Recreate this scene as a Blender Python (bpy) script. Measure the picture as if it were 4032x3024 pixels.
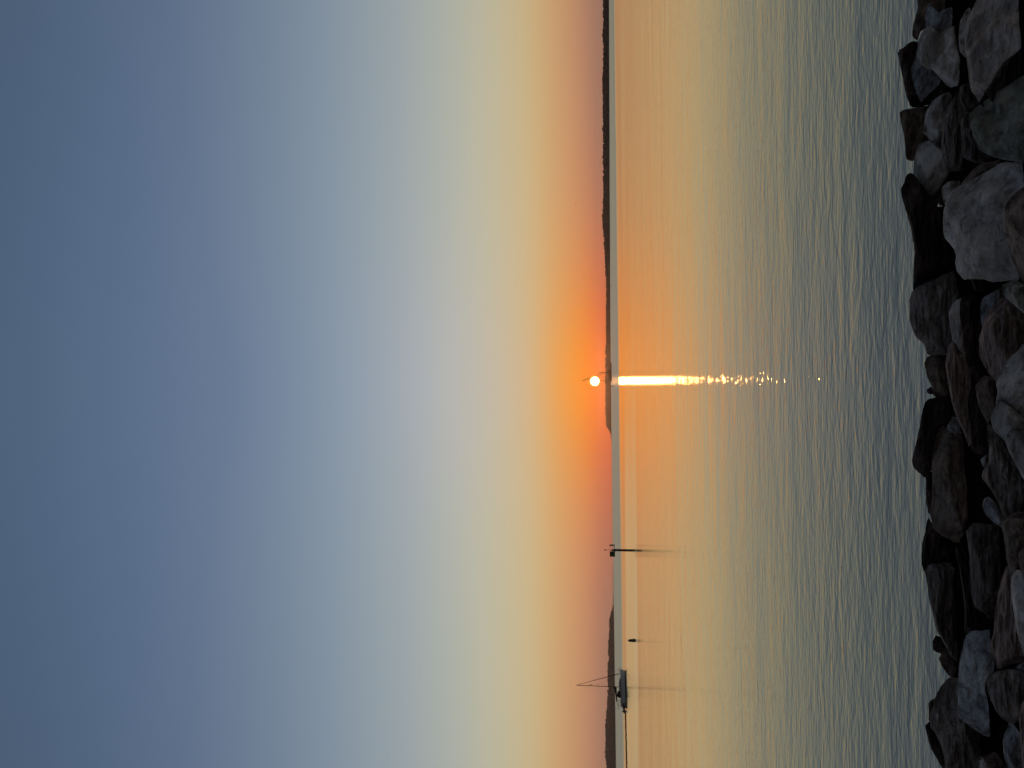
import bpy, bmesh, math, random
from mathutils import Vector, Matrix, noise
C = bpy.context.scene
for o in list(bpy.data.objects): bpy.data.objects.remove(o)
R = math.radians

# ------------------------------------------------------------ camera
F = 2912.0                      # focal length in photo pixels (26 mm equivalent)
CAM = Vector((0, 0, 3.4))
TILT = 0.012
pit = math.atan(387 / F)
FW = Vector((0, math.cos(pit), math.sin(pit)))
RT = Vector((1, 0, 0)); UP = RT.cross(FW)
ct = math.cos(TILT); st = math.sin(TILT)
IX = (-UP * ct - RT * st)       # the photo is stored on its side: picture right = down
IY = (-RT * ct + UP * st)
def ray(px, py): return FW * F + IX * (px - 2016) + IY * (py - 1512)
def at(px, py, D):              # point seen at a pixel, D metres out
    r = ray(px, py); return CAM + r * (D / r.y)
def xat(py, D):                 # x of a pixel row on the water at distance D
    px = 2403 + 0.012 * (py - 1512); return at(px, py, D).x
cd = bpy.data.cameras.new('camera'); cam = bpy.data.objects.new('camera', cd); C.collection.objects.link(cam)
cd.sensor_width = 36; cd.lens = 26; cd.clip_start = 0.05; cd.clip_end = 60000
m3 = Matrix((IX, -IY, -FW)).transposed()
cam.matrix_world = Matrix.Translation(CAM) @ m3.to_4x4()
C.camera = cam
C.render.resolution_x = 1024; C.render.resolution_y = 768
C.render.engine = 'CYCLES'
C.view_settings.view_transform = 'Standard'; C.view_settings.look = 'None'
C.view_settings.exposure = 0; C.view_settings.gamma = 1

# ------------------------------------------------------------ sun direction
sd = ray(2342, 1501).normalized()
SUN_EL = math.asin(sd.z); SUN_AZ = math.atan2(sd.x, sd.y)

# ------------------------------------------------------------ world
W = bpy.data.worlds.new('World'); C.world = W; W.use_nodes = True
nt = W.node_tree; nt.nodes.clear()
def N(t, tree=None, **k):
    n = (tree or nt).nodes.new(t)
    for a, b in k.items(): setattr(n, a, b)
    return n
def setin(tree, sock, v):
    if v is None: return
    if hasattr(v, 'is_linked') or isinstance(v, bpy.types.NodeSocket): tree.links.new(v, sock)
    else: sock.default_value = v
def math_(op, a, b=None, c=None, tree=None, clamp=False):
    t = tree or nt
    n = t.nodes.new('ShaderNodeMath'); n.operation = op; n.use_clamp = clamp
    for i, v in enumerate((a, b, c)): setin(t, n.inputs[i], v)
    return n.outputs[0]
def lin(c):
    return tuple(((x / 255) / 12.92 if x / 255 <= .04045 else ((x / 255 + .055) / 1.055) ** 2.4) for x in c)
def ramp(tree, fac, stops, interp='LINEAR'):
    n = tree.nodes.new('ShaderNodeValToRGB'); cr = n.color_ramp; cr.interpolation = interp
    for i, (p, c) in enumerate(stops):
        e = cr.elements[i] if i < 2 else cr.elements.new(p)
        e.position = p; e.color = (*c, 1)
    tree.links.new(fac, n.inputs[0]); return n.outputs[0]
def mix(tree, fac, a, b, bt='MIX'):
    n = tree.nodes.new('ShaderNodeMix'); n.data_type = 'RGBA'; n.blend_type = bt; n.clamp_factor = True
    setin(tree, n.inputs[0], fac)
    setin(tree, n.inputs[6], a if not isinstance(a, tuple) else (*a, 1)[:4])
    setin(tree, n.inputs[7], b if not isinstance(b, tuple) else (*b, 1)[:4])
    return n.outputs[2]
tc = N('ShaderNodeTexCoord'); sx = N('ShaderNodeSeparateXYZ'); nt.links.new(tc.outputs['Generated'], sx.inputs[0])
x, y, z = sx.outputs
el = math_('MULTIPLY', math_('ARCSINE', z), 180 / math.pi)                     # degrees
az = math_('MULTIPLY', math_('SUBTRACT', math_('ARCTAN2', x, y), SUN_AZ), 180 / math.pi)
azc = math_('MINIMUM', math_('ABSOLUTE', az), 40.0)
bow = math_('ADD', 1.0, math_('MULTIPLY', math_('POWER', math_('DIVIDE', azc, 27.0), 2.0), 0.13))     # the glow arches over the sun
bow = math_('ADD', 1.0, math_('MULTIPLY', math_('SUBTRACT', bow, 1.0), math_('MINIMUM', math_('DIVIDE', math_('MAXIMUM', el, 0.0), 6.0), 1.0)))
t = math_('SQRT', math_('DIVIDE', math_('MINIMUM', math_('MULTIPLY', math_('MAXIMUM', el, 0.0), bow), 90.0), 90.0))
def T(e): return math.sqrt(e / 90)
off = [(0, (160, 120, 104)), (1.0, (178, 126, 103)), (2.4, (200, 144, 106)), (4.2, (207, 164, 114)), (6.2, (206, 182, 134)),
       (9.6, (190, 187, 163)), (13, (172, 177, 170)), (16.7, (154, 165, 170)), (21.8, (132, 148, 164)), (28.4, (106, 124, 148)),
       (35, (88, 108, 137)), (42, (77, 99, 125)), (60, (58, 76, 100)), (90, (48, 62, 82))]
near = [(0, (250, 92, 40)), (0.6, (255, 104, 34)), (1.2, (253, 118, 30)), (2.2, (248, 140, 30)), (4.2, (228, 160, 82)), (6.2, (207, 179, 134)),
        (9.6, (190, 185, 170)), (13, (178, 179, 179)), (16.7, (156, 166, 175)), (21.8, (130, 147, 166)), (28.4, (102, 120, 148)),
        (42, (77, 99, 125)), (90, (48, 62, 82))]
c_off = ramp(nt, t, [(T(e), lin(c)) for e, c in off], 'B_SPLINE')
c_near = ramp(nt, t, [(T(e), lin(c)) for e, c in near], 'B_SPLINE')
az = math_('MULTIPLY', math_('SUBTRACT', math_('ARCTAN2', x, y), SUN_AZ), 180 / math.pi)
g = math_('POWER', math.e, math_('MULTIPLY', math_('POWER', math_('DIVIDE', math_('ABSOLUTE', az), 10.0), 1.7), -1.0))
col = mix(nt, g, c_off, c_near)
dotn = N('ShaderNodeVectorMath', operation='DOT_PRODUCT'); nt.links.new(tc.outputs['Generated'], dotn.inputs[0]); dotn.inputs[1].default_value = sd
ang = math_('MULTIPLY', math_('ARCCOSINE', math_('MINIMUM', dotn.outputs['Value'], 1.0)), 180 / math.pi)
# dimmer away from the dawn side
hx = math_('DIVIDE', math_('ADD', math_('COSINE', math_('MULTIPLY', az, math.pi / 180)), 1.0), 2.0)
dim = math_('ADD', math_('MULTIPLY', hx, 0.4), 0.6)
cold = mix(nt, hx, (0.12, 0.112, 0.108), col)
col2 = N('ShaderNodeVectorMath', operation='SCALE'); nt.links.new(cold, col2.inputs[0]); nt.links.new(dim, col2.inputs['Scale'])
# physical sky under it, very low
sky = N('ShaderNodeTexSky'); sky.sky_type = 'NISHITA'; sky.sun_disc = False; sky.sun_elevation = SUN_EL; sky.sun_rotation = SUN_AZ
sk = N('ShaderNodeVectorMath', operation='SCALE'); nt.links.new(sky.outputs[0], sk.inputs[0]); sk.inputs['Scale'].default_value = 0.002
add = N('ShaderNodeVectorMath', operation='ADD'); nt.links.new(col2.outputs[0], add.inputs[0]); nt.links.new(sk.outputs[0], add.inputs[1])
# the disc with a soft yellow rim
mr = N('ShaderNodeMapRange'); mr.interpolation_type = 'SMOOTHSTEP'; mr.inputs['From Min'].default_value = 0.39; mr.inputs['From Max'].default_value = 0.28
nt.links.new(ang, mr.inputs['Value'])
mr2 = N('ShaderNodeMapRange'); mr2.interpolation_type = 'SMOOTHSTEP'; mr2.inputs['From Min'].default_value = 0.75; mr2.inputs['From Max'].default_value = 0.25
nt.links.new(ang, mr2.inputs['Value'])
d1 = N('ShaderNodeVectorMath', operation='SCALE'); d1.inputs[0].default_value = (30, 22, 8); nt.links.new(math_('POWER', mr.outputs[0], 2.5), d1.inputs['Scale'])
d2 = N('ShaderNodeVectorMath', operation='SCALE'); d2.inputs[0].default_value = (0.5, 0.3, 0.0); nt.links.new(math_('POWER', mr2.outputs[0], 3.0), d2.inputs['Scale'])
a2 = N('ShaderNodeVectorMath', operation='ADD'); nt.links.new(add.outputs[0], a2.inputs[0]); nt.links.new(d1.outputs[0], a2.inputs[1])
a3 = N('ShaderNodeVectorMath', operation='ADD'); nt.links.new(a2.outputs[0], a3.inputs[0]); nt.links.new(d2.outputs[0], a3.inputs[1])
bg = N('ShaderNodeBackground'); nt.links.new(a3.outputs[0], bg.inputs[0]); bg.inputs[1].default_value = 1.0
wo = N('ShaderNodeOutputWorld'); nt.links.new(bg.outputs[0], wo.inputs[0])
W.cycles.sampling_method = 'MANUAL'; W.cycles.sample_map_resolution = 4096

# ------------------------------------------------------------ sun
sl = bpy.data.lights.new('sun_light', 'SUN'); sl.energy = 0.025; sl.angle = R(0.53); sl.color = (1.0, 0.40, 0.12)
so = bpy.data.objects.new('sun_light', sl); C.collection.objects.link(so)
so.rotation_euler = sd.to_track_quat('Z', 'Y').to_euler()

# ------------------------------------------------------------ helpers
COL = C.collection
def prop(o, label=None, cat=None, group=None, kind=None):
    if label: o['label'] = label
    if cat: o['category'] = cat
    if group: o['group'] = group
    if kind: o['kind'] = kind
    return o
def empty(name, loc, label, cat, rz=0, group=None):
    o = bpy.data.objects.new(name, None); COL.objects.link(o); o.location = loc; o.rotation_euler = (0, 0, rz)
    o.empty_display_size = 0.3
    return prop(o, label, cat, group)
def obj(name, bm, mat, parent=None, smooth=False, loc=None):
    me = bpy.data.meshes.new(name); bm.normal_update(); bm.to_mesh(me); bm.free()
    me.materials.append(mat)
    if smooth:
        for p in me.polygons: p.use_smooth = True
    o = bpy.data.objects.new(name, me); COL.objects.link(o)
    if parent: o.parent = parent
    if loc is not None: o.location = loc
    return o
def box(bm, c, s, rot=None):
    M = Matrix.Translation(c) @ (rot.to_4x4() if rot else Matrix()) @ Matrix.Diagonal((*s, 1))
    return bmesh.ops.create_cube(bm, size=1, matrix=M)['verts']
def tube(bm, a, b, r1, r2=None, n=8):
    a = Vector(a); b = Vector(b); d = b - a; L = d.length
    M = Matrix.Translation((a + b) / 2) @ d.to_track_quat('Z', 'Y').to_matrix().to_4x4()
    return bmesh.ops.create_cone(bm, cap_ends=True, segments=n, radius1=r1, radius2=r1 if r2 is None else r2, depth=L, matrix=M)['verts']
def path(bm, pts, r, n=6):
    for a, b in zip(pts[:-1], pts[1:]): tube(bm, a, b, r, n=n)
def lathe(bm, prof, n=20, c=(0, 0, 0)):
    c = Vector(c); rings = []
    for r, zz in prof:
        rings.append([bm.verts.new(c + Vector((r * math.cos(2 * math.pi * i / n), r * math.sin(2 * math.pi * i / n), zz))) for i in range(n)])
    for A, B in zip(rings[:-1], rings[1:]):
        for i in range(n): bm.faces.new((A[i], A[(i + 1) % n], B[(i + 1) % n], B[i]))
    bm.faces.new(rings[0][::-1]); bm.faces.new(rings[-1])

# ------------------------------------------------------------ materials
def newmat(name):
    m = bpy.data.materials.new(name); m.use_nodes = True
    return m, m.node_tree, m.node_tree.nodes['Principled BSDF']
def simple(name, c, rough=0.6, var=0.25, scale=4.0, metal=0.0):
    m, t_, p = newmat(name)
    tx = t_.nodes.new('ShaderNodeTexCoord'); n = t_.nodes.new('ShaderNodeTexNoise'); n.inputs['Scale'].default_value = scale; n.inputs['Detail'].default_value = 5
    t_.links.new(tx.outputs['Object'], n.inputs['Vector'])
    a = tuple(v * (1 - var) for v in c); b = tuple(min(1, v * (1 + var)) for v in c)
    t_.links.new(ramp(t_, n.outputs['Fac'], [(0.3, a), (0.7, b)]), p.inputs['Base Color'])
    p.inputs['Roughness'].default_value = rough; p.inputs['Metallic'].default_value = metal
    return m
def rockmat(name, ca, cb, cc, stretch=(1, 1, 1), rot=(0, 0, 0), bump=0.6, sc=1.0, vein=None):
    m, t_, p = newmat(name); L = t_.links
    tx = t_.nodes.new('ShaderNodeTexCoord'); oi = t_.nodes.new('ShaderNodeObjectInfo')
    mp = t_.nodes.new('ShaderNodeMapping'); mp.inputs['Scale'].default_value = stretch; mp.inputs['Rotation'].default_value = rot
    L.new(tx.outputs['Object'], mp.inputs['Vector'])
    sh = t_.nodes.new('ShaderNodeVectorMath'); sh.operation = 'SCALE'; sh.inputs[0].default_value = (37, 11, 23); L.new(oi.outputs['Random'], sh.inputs['Scale'])
    ad = t_.nodes.new('ShaderNodeVectorMath'); ad.operation = 'ADD'; L.new(mp.outputs[0], ad.inputs[0]); L.new(sh.outputs[0], ad.inputs[1])
    v = ad.outputs[0]
    def ns(s, d, ro=0.6, dist=0.0):
        n = t_.nodes.new('ShaderNodeTexNoise'); n.inputs['Scale'].default_value = s * sc; n.inputs['Detail'].default_value = d
        n.inputs['Roughness'].default_value = ro; n.inputs['Distortion'].default_value = dist; L.new(v, n.inputs['Vector']); return n.outputs['Fac']
    big = ns(2.2, 6, 0.62, 0.6); fine = ns(22, 8, 0.75); mid = ns(7, 7, 0.7, 0.8)
    c = ramp(t_, big, [(0.34, ca), (0.52, cb), (0.68, cc)])
    c = mix(t_, 0.6, c, ramp(t_, fine, [(0.3, (0.45,) * 3), (0.5, (0.95,) * 3), (0.72, (1.5,) * 3)]), 'MULTIPLY')
    c = mix(t_, 0.8, c, ramp(t_, mid, [(0.38, (0.35,) * 3), (0.47, (1.0,) * 3), (0.66, (1.3,) * 3)]), 'MULTIPLY')
    if vein:
        w = t_.nodes.new('ShaderNodeTexWave'); w.inputs['Scale'].default_value = 1.3; w.inputs['Distortion'].default_value = 7; w.inputs['Detail'].default_value = 4
        L.new(v, w.inputs['Vector'])
        vf = ramp(t_, w.outputs['Fac'], [(0.86, (0, 0, 0)), (0.97, (0.7,) * 3)])
        c = mix(t_, vf, c, vein)
    L.new(c, p.inputs['Base Color'])
    hsum = math_('ADD', math_('MULTIPLY', mid, 1.0, tree=t_), math_('MULTIPLY', fine, 0.45, tree=t_), tree=t_)
    wv = t_.nodes.new('ShaderNodeVectorMath'); wv.operation = 'SCALE'; L.new(v, wv.inputs[0]); wv.inputs['Scale'].default_value = 1.0
    vo = t_.nodes.new('ShaderNodeTexVoronoi'); vo.inputs['Scale'].default_value = 5.0 * sc; vo.inputs['Randomness'].default_value = 1
    dst = t_.nodes.new('ShaderNodeVectorMath'); dst.operation = 'ADD'; L.new(wv.outputs[0], dst.inputs[0])
    cb_ = t_.nodes.new('ShaderNodeCombineXYZ'); L.new(math_('MULTIPLY', mid, .35, tree=t_), cb_.inputs[0]); L.new(math_('MULTIPLY', big, .5, tree=t_), cb_.inputs[1]); L.new(cb_.outputs[0], dst.inputs[1])
    L.new(dst.outputs[0], vo.inputs['Vector'])
    hsum = math_('ADD', hsum, math_('MULTIPLY', vo.outputs['Distance'], 1.1, tree=t_), tree=t_)
    b = t_.nodes.new('ShaderNodeBump'); b.inputs['Strength'].default_value = bump; b.inputs['Distance'].default_value = 0.05
    L.new(hsum, b.inputs['Height']); L.new(b.outputs[0], p.inputs['Normal'])
    p.inputs['Roughness'].default_value = 0.85; p.inputs['Specular IOR Level'].default_value = 0.12
    return m
RM = {
 'grey':  rockmat('rock_grey', (.22, .215, .21), (.38, .37, .36), (.52, .50, .485), bump=.8),
 'veined': rockmat('rock_veined', (.20, .195, .19), (.33, .32, .31), (.44, .42, .41), rot=(.3, .9, .5), sc=.9, vein=(.58, .55, .50), bump=.8),
 'blue':  rockmat('rock_slate', (.16, .172, .19), (.28, .295, .32), (.40, .41, .425), stretch=(1, 1, 3), bump=.8),
 'green': rockmat('rock_mossy', (.07, .075, .062), (.17, .178, .155), (.30, .31, .28), bump=.9),
 'brown': rockmat('rock_brown', (.10, .078, .066), (.19, .152, .13), (.29, .235, .20), stretch=(1, 1.3, 2.4), rot=(.4, .2, .6), bump=.9),
 'pink':  rockmat('rock_pink_sunglow', (.17, .13, .12), (.30, .23, .21), (.44, .34, .305), stretch=(.6, 3, 3), rot=(.1, .3, .3), bump=.9),  # pinkish stone, warm sun glow on its faces mixed into the albedo
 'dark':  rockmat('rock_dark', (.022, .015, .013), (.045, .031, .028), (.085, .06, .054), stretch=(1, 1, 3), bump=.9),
 'strat': rockmat('rock_layered', (.085, .072, .068), (.17, .15, .142), (.28, .25, .238), stretch=(.5, 1.0, 6), rot=(.7, .2, .3), bump=1.0),
 'vert':  rockmat('rock_grooved', (.07, .063, .062), (.14, .127, .125), (.23, .21, .20), stretch=(.45, 4, 5), bump=1.0),
 'pale':  rockmat('rock_pale', (.24, .22, .21), (.37, .345, .33), (.50, .46, .44), stretch=(.7, 1.6, 2), vein=(.52, .44, .40), bump=.8),
}

# ------------------------------------------------------------ water
def rough2(t_, a): return math_('SQRT', a, tree=t_)      # slope width -> roughness
def water_mat():
    m, t_, p = newmat('sea_water'); L = t_.links
    ge = t_.nodes.new('ShaderNodeNewGeometry'); sp = t_.nodes.new('ShaderNodeSeparateXYZ'); L.new(ge.outputs['Position'], sp.inputs[0])
    X, Y, _ = sp.outputs
    M = lambda op, a, b=None, c=None, clamp=False: math_(op, a, b, c, tree=t_, clamp=clamp)
    def ns(sxv, syv, detail, ro=0.5, rz=0.0, dist=0.0, off=0.0):
        mp = t_.nodes.new('ShaderNodeMapping'); mp.inputs['Scale'].default_value = (sxv, syv, 1); mp.inputs['Rotation'].default_value = (0, 0, rz); mp.inputs['Location'].default_value = (off, off * 1.7, off)
        L.new(ge.outputs['Position'], mp.inputs['Vector'])
        n = t_.nodes.new('ShaderNodeTexNoise'); n.inputs['Scale'].default_value = 1; n.inputs['Detail'].default_value = detail
        n.inputs['Roughness'].default_value = ro; n.inputs['Distortion'].default_value = dist
        L.new(mp.outputs[0], n.inputs['Vector']); return n.outputs['Fac']
    def mrange(v, a, b, c=0.0, d=1.0, smooth=True):
        n = t_.nodes.new('ShaderNodeMapRange'); n.interpolation_type = 'SMOOTHSTEP' if smooth else 'LINEAR'
        for i, q in zip((1, 2, 3, 4), (a, b, c, d)): n.inputs[i].default_value = q
        L.new(v, n.inputs[0]); return n.outputs[0]
    # wind patches: boundaries wander with x
    wob = ns(1 / 160, 1 / 900, 3, .5)
    dist_y = M('ADD', Y, M('MULTIPLY', M('SUBTRACT', wob, 0.5), 110.0))
    far = mrange(dist_y, 265, 310)
    # grey breeze band on the left between 120 m and 185 m
    xs = M('ADD', X, M('MULTIPLY', M('SUBTRACT', wob, .5), 30.0))
    bandx = mrange(xs, 15, -40)
    dl = M('ADD', Y, M('MULTIPLY', X, 0.25))
    band = M('MULTIPLY', bandx, M('MULTIPLY', mrange(dl, 92, 102), mrange(dl, 190, 168)))
    ruff = M('MAXIMUM', far, M('MULTIPLY', band, .22), clamp=True)
    ruff = M('MULTIPLY', ruff, mrange(ns(1 / 1500, 1 / 110, 3, .6, off=47), .36, .5, .45, 1.0))
    streak = ns(1 / 60, 1 / 7, 4, .6, off=9)
    st2 = ns(1 / 200, 1 / 22, 3, .6, off=19)
    stk = mrange(M('MULTIPLY', M('ADD', streak, st2), 0.5), .4, .6, .65, 1.45)
    rough = M('MULTIPLY', mrange(Y, 14, 90, 0.006, 0.018), stk)
    rough = M('ADD', rough, M('MULTIPLY', ruff, 0.12))
    h1 = ns(1 / 0.26, 1 / 0.10, 2, .5, rz=.12, dist=.2)
    h2 = ns(1 / 0.8, 1 / 0.26, 2, .5, rz=-.16, dist=.3, off=5)
    h3 = ns(1 / 3.5, 1 / 1.0, 2, .5, rz=.07, off=11)
    h4 = ns(1 / 30, 1 / 7.0, 2, .5, rz=-.03, off=21)
    calm = mrange(Y, 8, 32, 1.0, 0.52)
    patch = M('ADD', 0.7, M('MULTIPLY', ns(1 / 9, 1 / 5, 3, .5, off=31), 0.6))
    hs = M('MULTIPLY', M('MULTIPLY', h1, 0.009), patch)
    hs = M('ADD', hs, M('MULTIPLY', M('MULTIPLY', h2, 0.0105), patch))
    hs = M('ADD', hs, M('MULTIPLY', h3, 0.022))
    hs = M('MULTIPLY', hs, calm)
    hs = M('ADD', hs, M('MULTIPLY', h4, 0.045))
    h5 = ns(1 / 4.5, 1 / 1.9, 3, .5, rz=.02, off=61)
    hs = M('ADD', hs, M('MULTIPLY', h5, 0.028))
    b = t_.nodes.new('ShaderNodeBump'); b.inputs['Strength'].default_value = 1; b.inputs['Distance'].default_value = 1.0
    L.new(hs, b.inputs['Height'])
    t_.nodes.remove(p)
    fr = t_.nodes.new('ShaderNodeFresnel'); fr.inputs['IOR'].default_value = 2.1; L.new(b.outputs[0], fr.inputs['Normal'])
    df = t_.nodes.new('ShaderNodeBsdfDiffuse'); df.inputs['Color'].default_value = (.10, .10, .088, 1)
    gl = t_.nodes.new('ShaderNodeBsdfAnisotropic'); gl.distribution = 'BECKMANN'; gl.inputs['Color'].default_value = (1, .965, .82, 1)
    L.new(rough2(t_, rough), gl.inputs['Roughness']); L.new(b.outputs[0], gl.inputs['Normal'])
    ms = t_.nodes.new('ShaderNodeMixShader'); L.new(M('MULTIPLY', M('MINIMUM', M('MULTIPLY', fr.outputs[0], mrange(Y, 9, 30, 1.0, 1.32)), .98), M('SUBTRACT', 1.0, M('MULTIPLY', far, .4))), ms.inputs[0]); L.new(df.outputs[0], ms.inputs[1]); L.new(gl.outputs[0], ms.inputs[2])
    L.new(ms.outputs[0], t_.nodes['Material Output'].inputs['Surface'])
    return m
bm = bmesh.new()
ys = [-60, 3, 6, 12, 25, 50, 100, 200, 400, 800, 1600, 3200, 5200]
xsl = [-5200, -2500, -800, -250, -80, -25, 0, 25, 80, 250, 800, 2500, 5200]
vv = [[bm.verts.new((a, b, 0)) for a in xsl] for b in ys]
for i in range(len(ys) - 1):
    for j in range(len(xsl) - 1): bm.faces.new((vv[i][j], vv[i][j + 1], vv[i + 1][j + 1], vv[i + 1][j]))
prop(obj('sea_water', bm, water_mat()), kind='structure', label='rippled bay water under the low sun')

# ------------------------------------------------------------ shore bank
def bank_z(d): return 1.8 * (1 - d / 8.5)
bm = bmesh.new()
nx, ny = 130, 70; g_ = []
for j in range(ny + 1):
    d = -4 + 15.5 * j / ny; row = []
    for i in range(nx + 1):
        xx = -13 + 26 * i / nx
        zz = bank_z(max(d, 0)) - 0.07 - max(0, d - 8.0) * 0.9 + 0.07 * noise.fractal(Vector((xx * .9, d * .9, 3)), 1, 2, 4)
        row.append(bm.verts.new((xx, d, zz)))
    g_.append(row)
for j in range(ny):
    for i in range(nx): bm.faces.new((g_[j][i], g_[j][i + 1], g_[j + 1][i + 1], g_[j + 1][i]))
gm = simple('gap_shade_gravel', (.005, .004, .004), 1.0, .5, 12); gm.node_tree.nodes['Principled BSDF'].inputs['Specular IOR Level'].default_value = 0  # near-black gravel: shade of the gaps between boulders put into its colour
prop(obj('shore_bank', bm, gm), kind='structure', label='bank under the boulders, darkened for the shaded gaps')

# ------------------------------------------------------------ boulders
ORG = {'A': (3450, 0, 2.127), 'B': (3450, 700, 2.127), 'C': (3450, 1400, 2.127), 'D': (3450, 2244, 2.127), 'E': (3550, 1950, 3.017)}
def outline(cr, pts):
    ox, oy, s = ORG[cr]; return [(ox + a / s, oy + b / s) for a, b in pts]
def chaikin(P):
    Q = []
    for i in range(len(P)):
        a, b = P[i], P[(i + 1) % len(P)]
        Q.append((a[0] * .88 + b[0] * .12, a[1] * .88 + b[1] * .12)); Q.append((a[0] * .12 + b[0] * .88, a[1] * .12 + b[1] * .88))
    return Q
def resample(P, M_):
    L = [0]
    for i in range(len(P)):
        a, b = P[i], P[(i + 1) % len(P)]; L.append(L[-1] + math.hypot(b[0] - a[0], b[1] - a[1]))
    out = []; k = 0
    for q in range(M_):
        s = L[-1] * q / M_
        while L[k + 1] < s: k += 1
        a, b = P[k], P[(k + 1) % len(P)]; f = (s - L[k]) / max(1e-9, L[k + 1] - L[k])
        out.append((a[0] + (b[0] - a[0]) * f, a[1] + (b[1] - a[1]) * f))
    return out
def boulder(cr, pts, kind, k, label, dz=0.0, T=0.40, facets=6, rough=1.0, e=4.5):
    """closed stone: traced outline, real distance, thickness and lean (k: how far its face lies back)"""
    rnd = random.Random(hash(label) % 1000 if False else sum(ord(c) * (i + 1) for i, c in enumerate(label)) % 99991)
    P = outline(cr, pts); M_ = 130
    if dz >= .3:
        m_ = sum(p[0] for p in P) / len(P); P = [(p[0] + (32 if p[0] > m_ else 0), p[1]) for p in P]
    P = resample(chaikin(P), M_)
    A = cx = cy = 0
    for i in range(M_):
        a, b = P[i], P[(i + 1) % M_]; w = a[0] * b[1] - b[0] * a[1]; A += w; cx += (a[0] + b[0]) * w; cy += (a[1] + b[1]) * w
    cx /= 3 * A; cy /= 3 * A
    r = ray(cx, cy); a_ = 1.8 / 8.5           # meet the bank
    tt = (1.8 - 3.4) / (r.z + a_ * r.y); D = r.y * tt + dz
    depth0 = D / r.y                          # multiplier on ray()
    tp = min(P, key=lambda q: q[0]); qt = ray(*tp)      # its far rim must stay clear of the water
    bp = max(P, key=lambda q: q[0]); qb = ray(*bp); zb = 3.38 if dz < .3 else 3.42
    depth0 = min(depth0, 3.3 / -qt.z / (1 + k * (cx - tp[0]) / F), zb / -qb.z / (1 + k * (cx - bp[0]) / F))
    mpp = depth0                              # metres per pixel (ray has length F px)
    hx_ = [p[0] for p in P]; hy_ = [p[1] for p in P]
    H = (max(hx_) - min(hx_)) * mpp; Wd = (max(hy_) - min(hy_)) * mpp; S = math.sqrt(H * Wd)
    Tf = T * S; Tb = max(0.55 * S, .25)
    seed = rnd.uniform(0, 90)
    # facet planes in (u right, v up) metres
    pl = []; a0 = rnd.uniform(0, 6.28)
    for i in range(facets):
        an = a0 + 6.283 * i / facets + rnd.uniform(-.4, .4)
        ca, sa = math.cos(an), math.sin(an)
        ext = max(-(p[1] - cy) * mpp * ca - (p[0] - cx) * mpp * sa for p in P)
        sl_ = rnd.choice((rnd.uniform(.35, .8), rnd.uniform(1.0, 2.2)))
        pl.append((ca * sl_, sa * sl_, sl_ * ext * rnd.uniform(.75, 1.15)))
    gt, gu = rnd.uniform(-.25, .25), rnd.uniform(-.25, .25); pl.append((gt, gu, Tf * rnd.uniform(.55, .72)))
    bm_ = bmesh.new(); K = 30; KB = 8
    cen = CAM + ray(cx, cy) * depth0
    def P3(px, py, w):
        v = -(px - cx) * mpp
        q = ray(px, py); wz = w - k * v
        n_ = q.length / F
        return CAM + q * (depth0 * (1 - wz / (depth0 * F)))
    def surf(i, t_, front):
        jit = 1 + 0.03 * rough * noise.fractal(Vector((math.cos(i / M_ * 6.283) * 3 + seed, math.sin(i / M_ * 6.283) * 3, 0)), .7, 2, 5)
        px = cx + (P[i][0] - cx) * t_ * jit; py = cy + (P[i][1] - cy) * t_ * jit
        prof = (1 - t_ ** e) ** .5
        if front:
            u = -(py - cy) * mpp; v = -(px - cx) * mpp
            w = Tf * prof
            for (a, b, c) in pl:
                q = c - a * u - b * v
                h_ = max(0, .02 * S - abs(w - q)) / (.02 * S)
                w = min(w, q) - h_ * h_ * .01 * S
            w = max(w, -.2 * S * (1 - t_))
            q3 = Vector((u, v * 1.6, w)) * (2.2 / max(S, .25)) + Vector((seed, seed * .3, 0))
            stv = 5.5 if kind in ('strat', 'vert', 'pink', 'dark') else 1.0
            q4 = Vector((u, v * stv, w * 1.5)) * 3.2 + Vector((seed * 2, 0, seed))
            fade = min(1, (1 - t_) * 6)
            w += fade * rough * (0.05 * S * noise.fractal(q3, .9, 2.1, 4) + 0.020 * noise.fractal(q4 * 1.6, .8, 2.1, 5) + (0.015 * noise.ridged_multi_fractal(q4, .8, 2.1, 3, 1, 2) if stv > 1 else 0))
        else: w = -Tb * prof
        return P3(px, py, w) - cen
    rings = []
    for j in range(K):
        t_ = 1 - (j / K) ** 1.35 if j else 1.0
        rings.append([bm_.verts.new(surf(i, t_, True)) for i in range(M_)])
    apex = bm_.verts.new(surf(0, 0.0, True))
    back = []
    for j in range(1, KB):
        t_ = 1 - (j / KB) ** 1.8
        back.append([bm_.verts.new(surf(i, t_, False)) for i in range(M_)])
    bap = bm_.verts.new(surf(0, 0.0, False))
    def strip(A_, B_):
        for i in range(M_): bm_.faces.new((A_[i], A_[(i + 1) % M_], B_[(i + 1) % M_], B_[i]))
    for a, b in zip(rings[:-1], rings[1:]): strip(a, b)
    for i in range(M_): bm_.faces.new((rings[-1][i], rings[-1][(i + 1) % M_], apex))
    prev = rings[0]
    for b in back: strip(b, prev); prev = b
    for i in range(M_): bm_.faces.new((prev[(i + 1) % M_], prev[i], bap))
    bmesh.ops.recalc_face_normals(bm_, faces=bm_.faces)
    o = obj('boulder', bm_, RM[kind], smooth=True, loc=cen)
    return prop(o, label, 'boulder', 'riprap boulders along the water')

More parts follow.
